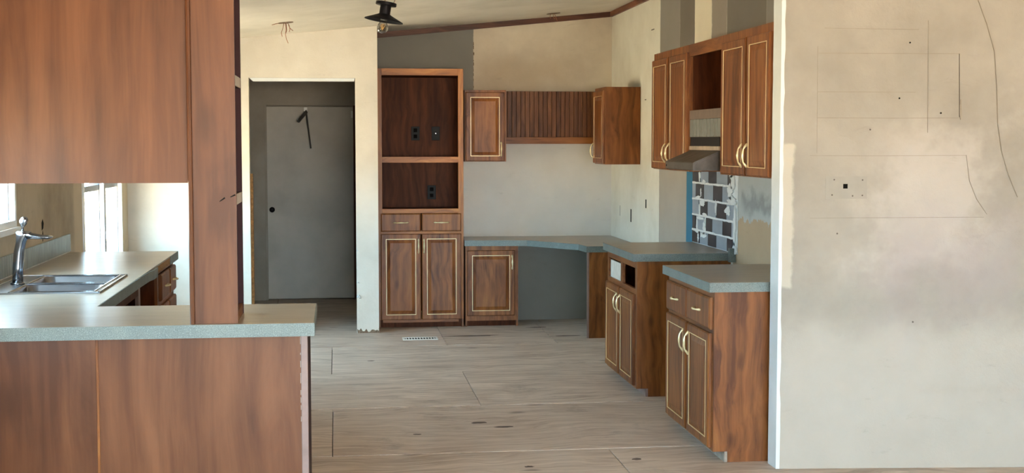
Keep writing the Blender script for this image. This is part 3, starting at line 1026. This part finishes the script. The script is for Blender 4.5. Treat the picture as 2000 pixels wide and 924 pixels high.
def base_cab(ya, yb, label, drawers, doors, toe):
    t = thing('base_cabinet', ((BX + WR) / 2, (ya + yb) / 2, 0), label, 'cabinet', 'base cabinets along the right wall')
    x1 = WR - .004
    zt = .866
    bm = bmesh.new()
    prism(bm, [(BX, .055), (BX + .075, .055), (BX + .075, 0), (x1, 0), (x1, zt), (BX, zt)], 'Y', ya, ya + .016)
    build('side_panel', bm, 'wood_upright', t)
    bm = bmesh.new()
    prism(bm, [(BX, .055), (BX + .075, .055), (BX + .075, 0), (x1, 0), (x1, zt), (BX, zt)], 'Y', yb - .016, yb)
    build('side_panel', bm, 'wood_upright', t)
    box('floor_board', BX + .02, x1, ya + .016, yb - .016, .07, .086, 'cabinet_inside', t)
    box('back_panel', x1 - .01, x1, ya + .016, yb - .016, .086, zt, 'cabinet_inside', t)
    box('toe_kick', BX + .060, BX + .076, ya + .003, yb - .002, 0, .068, toe, t)
    m = (ya + yb) / 2
    y_a, y_b = ya + .0, yb
    fr = [(BX, BX + .018, y_a + .016, ya + .055, .055, zt), (BX, BX + .018, yb - .045, y_b - .016, .055, zt), (BX, BX + .018, ya + .055, yb - .045, .818, zt), (BX, BX + .018, ya + .055, yb - .045, .645, .685),
          (BX, BX + .018, ya + .055, yb - .045, .055, .095), (BX, BX + .018, m - .03, m + .03, .095, .645), (BX, BX + .018, m - .03, m + .03, .685, .818)]
    boxes('face_frame', fr, 'wood_along_y', t)
    for (a, b) in drawers:
        drawer_front(t, (BX, b, .672), -FY, NX, b - a, .162)
    for (a, b, hp) in doors:
        w = b - a
        panel_door(t, (BX, b, .070), -FY, NX, w, .582, (.035 if hp == 'far' else w - .035, .478))
    return t


base_cab(6.565, 7.505, 'base cabinet with two drawers and two doors beside the beige foreground wall', [(7.055, 7.490), (6.595, 7.035)], [(7.060, 7.490, 'near'), (6.605, 7.025, 'far')], 'worn_edge')
t = base_cab(8.330, 9.265, 'base cabinet missing both drawers, standing in front of the tiles', [], [(8.815, 9.250, 'near'), (8.370, 8.785, 'far')], 'mauve_stile')
box('blank_board', BX + .012, BX + .024, 8.840, 9.215, .685, .802, 'blank_board', t)
box('drawer_box', BX + .16, BX + .52, 8.40, 8.74, .69, .74, 'rail_grey', t)
box('drawer_runner', BX + .02, BX + .50, 8.375, 8.39, .69, .72, 'shelf_edge', t)


def worktop(ya, yb, label):
    t = thing('worktop', ((1.84 + WR) / 2, (ya + yb) / 2, .868), label, 'worktop', 'worktops along the right wall')
    box('top', 1.842, WR - .004, ya, yb, .868, CT, 'laminate_top', t)
    box('edge_strip', 1.838, 1.842, ya - .003, yb, .866, CT - .0005, 'laminate_edge', t)
    box('edge_strip', 1.842, WR - .004, ya - .003, ya, .866, CT - .0005, 'laminate_edge', t)
    return t


worktop(6.545, 7.530, 'beige worktop with speckled grey edge on the cabinet nearest the foreground wall')
worktop(8.295, 9.275, 'beige worktop with dark edge below the checkered tiles')
e = box('splash_offcut', 2.437, WR - .004, 8.225, 8.262, .862, .948, 'laminate_edge')
tag(e, 'small grey offcut stuck to the wall beside the tiled worktop end', 'offcut')

# ------------------------------------------------------------------ checkered tiles over the far worktop
t = thing('tile_backsplash', (WR - .005, 8.73, .915), 'half stripped backsplash of black and blue grey tiles', 'backsplash')
box('mortar_bed', WR - .004, WR - .0002, 8.195, 9.262, .915, 1.445, 'grout', t)
rowz = [(.915, 1.006), (1.006, 1.112), (1.112, 1.222), (1.222, 1.333), (1.333, 1.440)]
cols = [
    [(9.258, 9.066, 'd'), (9.050, 8.846, 'b'), (8.846, 8.641, 'd'), (8.641, 8.400, 'b'), (8.400, 8.285, 'd')],
    [(9.252, 9.165, 'd'), (9.150, 8.955, 'b'), (8.900, 8.741, 'd'), (8.741, 8.504, 'b'), (8.504, 8.301, 'd'), (8.301, 8.245, 'b')],
    [(9.255, 9.089, 'b'), (9.040, 8.859, 'd'), (8.859, 8.660, 'b'), (8.643, 8.416, 'd'), (8.416, 8.255, 'b')],
    [(9.258, 9.169, 'b'), (9.169, 8.953, 'd'), (8.953, 8.731, 'b'), (8.731, 8.512, 'd'), (8.512, 8.330, 'b')],
    [(9.258, 9.051, 'd'), (9.040, 8.847, 'b'), (8.847, 8.651, 'd'), (8.651, 8.398, 'b'), (8.398, 8.321, 'd')],
]
for (za, zb), cs in zip(rowz, cols):
    for (b, a, cc) in cs:
        box('tile', WR - .0115, WR - .003, a + .0012, b - .0012, za + .005, zb - .005, 'tile_dark' if cc == 'd' else 'tile_blue', t, .001)


def smear(cy, cz, w, h, seed, n=16, d=.0135):
    rnd = random.Random(seed)
    bm = bmesh.new()
    pts = []
    for i in range(n):
        a = 2 * math.pi * i / n
        q = rnd.uniform(.55, 1.15)
        pts.append((cy + math.cos(a) * w / 2 * q, cz + math.sin(a) * h / 2 * q))
    prism(bm, pts, 'X', WR - d, WR - .004)
    return build('mortar_smear', bm, 'grout', t)


for i, (y, z, w, h) in enumerate(((9.065, 1.385, .05, .10), (8.96, 1.345, .10, .03), (9.10, 1.235, .16, .022), (8.99, 1.20, .17, .045), (9.06, 1.150, .04, .10), (8.93, 1.125, .15, .03), (8.655, 1.185, .05, .10), (9.12, 1.05, .05, .09), (8.94, 1.03, .08, .11), (9.05, 1.095, .24, .022),
                                  (9.13, 1.005, .18, .03), (8.96, .985, .16, .045), (9.09, .955, .04, .07), (8.34, 1.30, .12, .10), (8.30, 1.245, .20, .06), (8.285, 1.37, .09, .14), (8.38, 1.175, .14, .06), (8.235, 1.08, .06, .30), (8.235, .95, .08, .10), (9.03, 1.27, .03, .06), (8.32, 1.405, .08, .05))):
    smear(y, z, w, h, 40 + i)
for i, z in enumerate((1.008, 1.112, 1.222, 1.334)):
    bm = bmesh.new()
    rnd = random.Random(80 + i)
    pts = [(9.258 - 1.0 * q / 20, z + .0045 + rnd.uniform(0, .004)) for q in range(21)] + [(8.258 + 1.0 * q / 20, z - .0045 - rnd.uniform(0, .004)) for q in range(21)]
    prism(bm, pts, 'X', WR - .0125, WR - .003)
    build('grout_line', bm, 'grout', t)

# ------------------------------------------------------------------ left worktop: peninsula and sink run
EX = -1.02
t = thing('worktop', (-1.2, 7.0, .868), 'long beige worktop with grey green edge turning from the bar to the sink', 'worktop')
PYA, PYB = 5.285, 5.935
SX0, SX1, SY0, SY1 = -1.635, -1.095, 6.455, 7.30
boxes('top', [(WL, -.094, PYA, PYB, .868, CT), (WL, EX, PYB, SY0 + .02, .868, CT), (WL, EX, SY1 - .02, 8.915, .868, CT), (WL, SX0 + .02, SY0 + .02, SY1 - .02, .868, CT), (SX1 - .02, EX, SY0 + .02, SY1 - .02, .868, CT)], 'laminate_top', t)
box('edge_strip', WL, -.094, PYA - .004, PYA, .863, CT - .0005, 'laminate_edge', t)
box('edge_strip', -.094, -.090, PYA - .004, PYB, .863, CT - .0005, 'laminate_edge', t)
# loosened strip along the sink run
bm = bmesh.new()
pts = [(5.935, 0, 0), (6.6, 0, 0), (7.2, .002, .0), (7.45, .012, .004), (7.62, .016, -.002), (7.80, .006, -.008), (7.875, .004, -.009)]
A = [[bm.verts.new((EX + .001 + d, y, z + dz)) for z in (.862, CT - .0005)] for y, d, dz in pts]
B = [[bm.verts.new((EX + .005 + d, y, z + dz)) for z in (.862, CT - .0005)] for y, d, dz in pts]
for i in range(len(pts) - 1):
    bm.faces.new((A[i][0], A[i][1], A[i + 1][1], A[i + 1][0]))
    bm.faces.new((B[i][0], B[i + 1][0], B[i + 1][1], B[i][1]))
    bm.faces.new((A[i][1], B[i][1], B[i + 1][1], A[i + 1][1]))
    bm.faces.new((A[i][0], A[i + 1][0], B[i + 1][0], B[i][0]))
build('edge_strip', bm, 'laminate_edge', t)
box('bare_core', EX, EX + .001, 7.87, 8.50, .868, .905, 'raw_chipboard', t)
box('edge_strip', EX, EX + .004, 8.50, 8.915, .862, CT - .0005, 'laminate_edge', t)

# peninsula body
t = thing('peninsula_base', (-.95, 5.6, 0), 'wood panelled breakfast bar base below the left worktop', 'cabinet')
box('back_panel', WL + .004, -.921, 5.330, 5.342, 0, .862, 'wood_bar', t)
box('back_panel', -.917, -.145, 5.328, 5.342, 0, .862, 'wood_bar', t)
box('seam_strip', -.924, -.914, 5.3255, 5.331, 0, .862, 'wood_upright', t, .001)
box('corner_stile', -.145, -.118, 5.324, 5.345, 0, .862, 'mauve_stile', t, .002)
box('end_panel', -.135, -.119, 5.345, 5.905, 0, .862, 'maroon_dark', t)
box('inner_panel', WL + .004, -.135, 5.885, 5.90, .0, .862, 'wood_dark_back', t)
bm = bmesh.new()
rnd = random.Random(11)
for i in range(9):
    z = .52 + i * .037 + rnd.uniform(-.01, .01)
    bx(bm, -.1475, -.143, 5.3275, 5.3285, z, z + rnd.uniform(.008, .03))
build('worn_chip', bm, 'worn_edge', t)

# sink run cabinets
SXF = -1.05
t = thing('sink_base_cabinet', (-1.37, 6.68, 0), 'dark base cabinet below the double sink', 'cabinet')
box('front_frame', SXF - .018, SXF, 5.94, 7.365, .80, .862, 'wood_dark_back', t)
box('front_stile', SXF - .018, SXF, 7.365, 7.43, .06, .862, 'mauve_stile', t)
box('side_panel', WL + .005, SXF - .018, 7.41, 7.43, .0, .862, 'wood_dark_back', t)
box('side_panel', WL + .005, SXF - .018, 5.94, 5.956, .0, .862, 'wood_dark_back', t)
box('floor_board', WL + .005, SXF - .02, 5.956, 7.41, .08, .096, 'cabinet_inside', t)
t = thing('drawer_cabinet', (-1.37, 8.52, 0), 'dark drawer cabinet at the far end of the sink worktop', 'cabinet')
box('side_panel', WL + .005, SXF - .018, 8.125, 8.141, 0, .866, 'wood_dark_back', t)
box('side_panel', WL + .005, SXF - .018, 8.895, 8.911, 0, .866, 'wood_dark_back', t)
boxes('face_frame', [(SXF - .018, SXF, 8.125, 8.18, .06, .866), (SXF - .018, SXF, 8.87, 8.911, .06, .866), (SXF - .018, SXF, 8.18, 8.87, .835, .866), (SXF - .018, SXF, 8.18, 8.87, .64, .672), (SXF - .018, SXF, 8.18, 8.87, .06, .1)], 'wood_upright', t)
box('stile_edge', SXF, SXF + .001, 8.125, 8.14, .06, .866, 'mauve_stile', t)
for (a, b) in ((8.19, 8.565), (8.61, 8.905)):
    drawer_front(t, (SXF, a, .672), FY, PX, b - a, .158, 'wood_upright', L=.10)
for (a, b) in ((8.19, 8.530), (8.555, 8.905)):
    drawer_front(t, (SXF, a, .46), FY, PX, b - a, .18, 'wood_upright', L=.10)

# ------------------------------------------------------------------ backsplash strip at the sink wall
t = thing('sink_backsplash', (WL, 7.5, CT), 'strip of narrow upright blue grey tiles along the sink wall', 'backsplash')
y = 5.96
first = None
w = .050
nt = int((9.0 - y) / w)
for i in range(nt):
    if first is None:
        first = box('tile', WL + .0005, WL + .012, y + .002, y + w - .002, CT + .003, 1.028, 'splash_tile', t, .0015)
    else:
        c = first.copy()
        col.objects.link(c)
        c.location = (0, i * w, 0)
box('caulk_line', WL + .0005, WL + .016, y, 8.91, CT + .0008, CT + .006, 'putty', t)

# ------------------------------------------------------------------ sink
t = thing('double_sink', ((SX0 + SX1) / 2, (SY0 + SY1) / 2, CT), 'stainless steel double bowl sink set in the left worktop', 'sink')
bowls = [(-1.505, -1.130, 6.495, 6.845), (-1.505, -1.130, 6.900, 7.262)]
zr = CT + .005
bm = bmesh.new()
for b in ((SX0, -1.505, SY0, SY1), (-1.130, SX1, SY0, SY1), (-1.505, -1.130, SY0, 6.495), (-1.505, -1.130, 6.845, 6.900), (-1.505, -1.130, 7.262, SY1)):
    bx(bm, *b, CT + .0005, zr)
build('deck', bm, 'steel', t)
bm = bmesh.new()
for (a0, a1, b0, b1) in ((SX0, SX1, SY0, SY0 + .008), (SX0, SX1, SY1 - .008, SY1), (SX0, SX0 + .008, SY0, SY1), (SX1 - .008, SX1, SY0, SY1), (-1.513, -1.505, 6.487, 7.27), (-1.130, -1.122, 6.487, 7.27), (-1.513, -1.122, 6.487, 6.495), (-1.513, -1.122, 7.262, 7.27), (-1.505, -1.13, 6.845, 6.853), (-1.505, -1.13, 6.892, 6.90)):
    bx(bm, a0, a1, b0, b1, zr - .001, zr + .0035, .001)
build('rolled_rim', bm, 'chrome', t)


def rrect(x0, x1, y0, y1, r, z, n=5):
    out = []
    for (cx, cy, a0) in ((x1 - r, y1 - r, 0), (x0 + r, y1 - r, 90), (x0 + r, y0 + r, 180), (x1 - r, y0 + r, 270)):
        for i in range(n + 1):
            a = R(a0 + 90 * i / n)
            out.append((cx + r * math.cos(a), cy + r * math.sin(a), z))
    return out


for (a0, a1, b0, b1) in bowls:
    bm = bmesh.new()
    rs = [rrect(a0, a1, b0, b1, .002, zr), rrect(a0 + .004, a1 - .004, b0 + .004, b1 - .004, .05, zr - .004), rrect(a0 + .012, a1 - .012, b0 + .012, b1 - .012, .055, zr - .12), rrect(a0 + .03, a1 - .03, b0 + .03, b1 - .03, .06, zr - .165), rrect(a0 + .12, a1 - .12, b0 + .12, b1 - .12, .04, zr - .172)]
    V = [[bm.verts.new(p) for p in r] for r in rs]
    for A, B in zip(V, V[1:]):
        for q in range(len(A)):
            r = (q + 1) % len(A)
            bm.faces.new((A[q], A[r], B[r], B[q]))
    bm.faces.new(V[-1])
    b_ = build('bowl', bm, 'steel', t, smooth=True)
    bm = bmesh.new()
    lathe(bm, [(.042, 0), (.042, .003), (.03, .003), (.026, -.002)], 20, ((a0 + a1) / 2, (b0 + b1) / 2, zr - .172))
    build('drain', bm, 'chrome', b_)

# ------------------------------------------------------------------ faucet
t = thing('faucet', (-1.552, 6.86, zr), 'tall chrome waterfall faucet standing behind the sink', 'faucet')
FXc, FYc = -1.552, 6.86


def loft(name, secs, mat, parent, seg=16):
    """secs = [(centre, u vector, v vector)] ellipse sections"""
    bm = bmesh.new()
    rings = []
    for c, u, v in secs:
        c, u, v = Vector(c), Vector(u), Vector(v)
        rings.append([bm.verts.new(c + u * math.cos(a) + v * math.sin(a)) for a in (2 * math.pi * q / seg for q in range(seg))])
    for A, B in zip(rings, rings[1:]):
        for q in range(seg):
            r = (q + 1) % seg
            bm.faces.new((A[q], A[r], B[r], B[q]))
    bm.faces.new(rings[0][::-1])
    bm.faces.new(rings[-1])
    return build(name, bm, mat, parent, smooth=True)


loft('base_ring', [((FXc, FYc, zr), (.034, 0, 0), (0, .034, 0)), ((FXc, FYc, zr + .008), (.034, 0, 0), (0, .034, 0)), ((FXc, FYc, zr + .010), (.028, 0, 0), (0, .028, 0))], 'chrome', t)
loft('column', [((FXc, FYc, zr + .005), (.0255, 0, 0), (0, .025, 0)), ((FXc + .003, FYc, 1.00), (.0255, 0, 0), (0, .026, 0)), ((FXc + .010, FYc, 1.08), (.025, 0, 0), (0, .024, 0)), ((FXc + .022, FYc, 1.13), (.026, 0, .004), (0, .026, 0)), ((FXc + .033, FYc, 1.158), (.036, 0, .004), (0, .029, 0)), ((FXc + .034, FYc, 1.176), (.036, 0, .0), (0, .029, 0)), ((FXc + .034, FYc, 1.180), (.030, 0, .0), (0, .024, 0))], 'chrome', t)
loft('spout', [((FXc + .040, FYc, 1.160), (0, .026, 0), (0, 0, .020)), ((FXc + .075, FYc, 1.156), (0, .028, 0), (0, 0, .015)), ((FXc + .11, FYc, 1.152), (0, .031, 0), (0, 0, .012)), ((FXc + .150, FYc, 1.150), (0, .033, 0), (0, 0, .010)), ((FXc + .168, FYc, 1.151), (0, .026, 0), (0, 0, .005))], 'chrome', t)
lv = loft('lever', [((FXc + .030, FYc, 1.178), (.007, 0, 0), (0, .007, 0)), ((FXc + .030, FYc, 1.198), (.006, 0, 0), (0, .006, 0)), ((FXc + .033, FYc, 1.215), (.017, 0, 0), (0, .009, 0)), ((FXc + .036, FYc, 1.232), (.021, 0, 0), (0, .010, 0)), ((FXc + .039, FYc, 1.246), (.015, 0, 0), (0, .008, 0)), ((FXc + .040, FYc, 1.251), (.005, 0, 0), (0, .003, 0))], 'chrome', t)

# ------------------------------------------------------------------ upper cabinet over the bar and its end shelf
ctop = 2.36
t = thing('bar_wall_cabinet', (-1.13, 5.52, 1.457), 'large wood panelled back of the cabinet hanging over the breakfast bar', 'cabinet')
zc = lambda x: ceil_z(x) - .004
bm = bmesh.new()
prism(bm, [(WL + .002, 1.457), (-.566, 1.457), (-.566, zc(-.566)), (WL + .002, zc(WL))], 'Y', 5.352, 5.364)
build('back_panel', bm, 'wood_bar', t)
box('bottom_panel', WL + .002, -.566, 5.364, 5.66, 1.460, 1.476, 'wood_along_x', t)
box('side_panel', WL + .002, WL + .018, 5.364, 5.66, 1.476, 2.36, 'wood_upright', t)
box('front_frame', WL + .018, -.566, 5.645, 5.66, 1.476, 2.36, 'wood_upright', t)
t = thing('end_shelf', (-.47, 5.475, CT), 'tall narrow wooden end shelf standing on the bar worktop', 'shelf')
bm = bmesh.new()
prism(bm, [(-.546, CT + .0005), (-.383, CT + .0005), (-.383, zc(-.383)), (-.546, zc(-.546))], 'Y', 5.306, 5.322)
build('back_panel', bm, 'wood_bar', t)
bm = bmesh.new()
prism(bm, [(-.564, 5.350), (-.564, 5.300), (-.561, 5.294), (-.5545, 5.2915), (-.548, 5.294), (-.545, 5.300), (-.545, 5.350)], 'Z', CT + .0005, zc(-.564))
build('batten', bm, 'wood_bar', t)
bm = bmesh.new()
prism(bm, [(-.546, CT + .0005), (-.383, CT + .0005), (-.383, zc(-.383)), (-.546, zc(-.546))], 'Y', 5.625, 5.64)
build('front_panel', bm, 'maroon_dark', t)
box('inner_side', -.562, -.546, 5.35, 5.64, CT + .0005, 2.40, 'maroon_dark', t)
for (za, zb) in ((1.832, 1.872), (1.372, 1.412)):
    s_ = box('shelf_board', -.546, -.388, 5.322, 5.625, za, zb, 'maroon_dark', t)
    box('edge_band', -.388, -.384, 5.324, 5.624, za, zb, 'shelf_edge', s_)
box('shelf_board', -.546, -.386, 5.322, 5.625, CT + .0005, .955, 'wood_along_y', t)
bm = bmesh.new()
for (p, q) in (((-.446, 1.385), (-.425, 1.398)), ((-.405, 1.402), (-.386, 1.409))):
    dx, dz = q[0] - p[0], q[1] - p[1]
    prism(bm, [p, q, (q[0] - .002, q[1] + .006), (p[0] - .001, p[1] + .003)], 'Y', 5.3050, 5.3065)
build('scratch', bm, 'hole_dark', t)

# ------------------------------------------------------------------ ceiling lamp and loose wires
lx, ly = .330, 9.0
t = thing('ceiling_lamp', (lx, ly, 2.505), 'black ceiling lamp with flat cone shade and bare bulb dangling by its wires', 'lamp')
t.rotation_euler = (0, R(9), 0)


def lpart(name, prof, mat, seg=36, smooth=True, parent=None):
    bm = bmesh.new()
    lathe(bm, prof, seg)
    return build(name, bm, mat, parent or t, smooth=smooth, local=True)


lpart('canopy', [(.066, .0), (.068, .002), (.068, .020), (.066, .022)], 'black_metal', smooth=False)
lpart('neck', [(.036, -.062), (.036, .0)], 'black_metal', 28, False)
sh = lpart('shade', [(.036, -.055), (.045, -.060), (.085, -.078), (.126, -.096), (.128, -.101), (.122, -.099), (.08, -.083), (.036, -.068)], 'black_metal')
lpart('socket', [(.022, -.098), (.022, -.060)], 'hood_slat', 20, False)
lpart('bulb', [(.020, -.092), (.021, -.104), (.026, -.116), (.034, -.130), (.0375, -.146), (.035, -.162), (.027, -.174), (.014, -.181), (.002, -.183)], 'bulb_glass')
bm = bmesh.new()
for a in range(4):
    dx, dy = .012 * math.cos(a * math.pi / 2), .012 * math.sin(a * math.pi / 2)
    tube(bm, [(dx * .5, dy * .5, -.122), (dx, dy, -.132), (0, 0, -.160)], .0028, 6)
build('filament', bm, 'filament', t, local=True)
for (xa, xb) in ((-.01, -.012), (.045, .052)):
    bm = bmesh.new()
    tube(bm, [(xa, 0, .02), (xa * 1.15, 0, .04), (xb, 0, .07)], .0022, 6)
    build('wire', bm, 'wire', t, local=True)


def loose_wires(x, y, w, label, strands, seed):
    z = ceil_z(x)
    t = thing('loose_wires', (x, y, z), label, 'wires', 'bare wire bundles in the ceiling')
    bm = bmesh.new()
    prism(bm, [(x + w / 2 * math.cos(a), y + w / 2 * math.sin(a)) for a in (2 * math.pi * i / 20 for i in range(20))], 'Z', z - .004, z + .002)
    for v in bm.verts:
        v.co.z += .098 * (v.co.x - x)
    build('ceiling_hole', bm, 'torn_paper', t)
    for pts in strands:
        bm = bmesh.new()
        tube(bm, [(x + a, y + b, z + c) for a, b, c in pts], .0022, 6)
        build('wire', bm, 'wire_copper', t, smooth=True)


loose_wires(-.370, 10.40, .115, 'bundle of bare wires hanging from the ceiling in front of the doorway', [
    [(0, 0, 0), (.004, 0, -.05), (-.002, .005, -.09), (.006, 0, -.125), (.018, 0, -.155)],
    [(-.01, 0, 0), (-.02, .01, -.04), (-.032, .01, -.075), (-.026, 0, -.105)],
    [(.01, 0, 0), (.026, 0, -.02), (.032, 0, -.05), (.026, 0, -.07)],
    [(.004, .01, 0), (.008, .01, -.06), (.0, .01, -.08)],
    [(.02, 0, -.01), (.03, 0, -.04), (.055, 0, -.062)],
    [(-.03, 0, -.003), (-.07, -.02, -.012), (-.10, -.03, -.022)]], 1)
loose_wires(1.88, 11.75, .12, 'bundle of bare wires in the ceiling beside the brown trim', [
    [(-.02, 0, 0), (-.03, 0, -.025), (-.025, 0, -.045)], [(0, 0, 0), (.0, 0, -.03), (.012, 0, -.05)], [(.01, 0, 0), (.02, 0, -.03), (.035, 0, -.065)]], 2)

# ------------------------------------------------------------------ floor register
t = thing('floor_register', (.668, 11.05, .003), 'white metal floor register in front of the hutch', 'vent')
a0, a1, b0, b1 = .524, .812, 10.985, 11.125
boxes('frame', [(a0, a1, b0, b0 + .022, .003, .008), (a0, a1, b1 - .022, b1, .003, .008), (a0, a0 + .018, b0 + .022, b1 - .022, .003, .008), (a1 - .018, a1, b0 + .022, b1 - .022, .003, .008)], 'register_white', t)
box('opening', a0 + .018, a1 - .018, b0 + .022, b1 - .022, .003, .0042, 'hole_dark', t)
n = 11
for i in range(n):
    x = a0 + .018 + (a1 - a0 - .036) * (i + .5) / n
    box('louvre', x - .0045, x + .0045, b0 + .022, b1 - .022, .0043, .006, 'register_white', t)
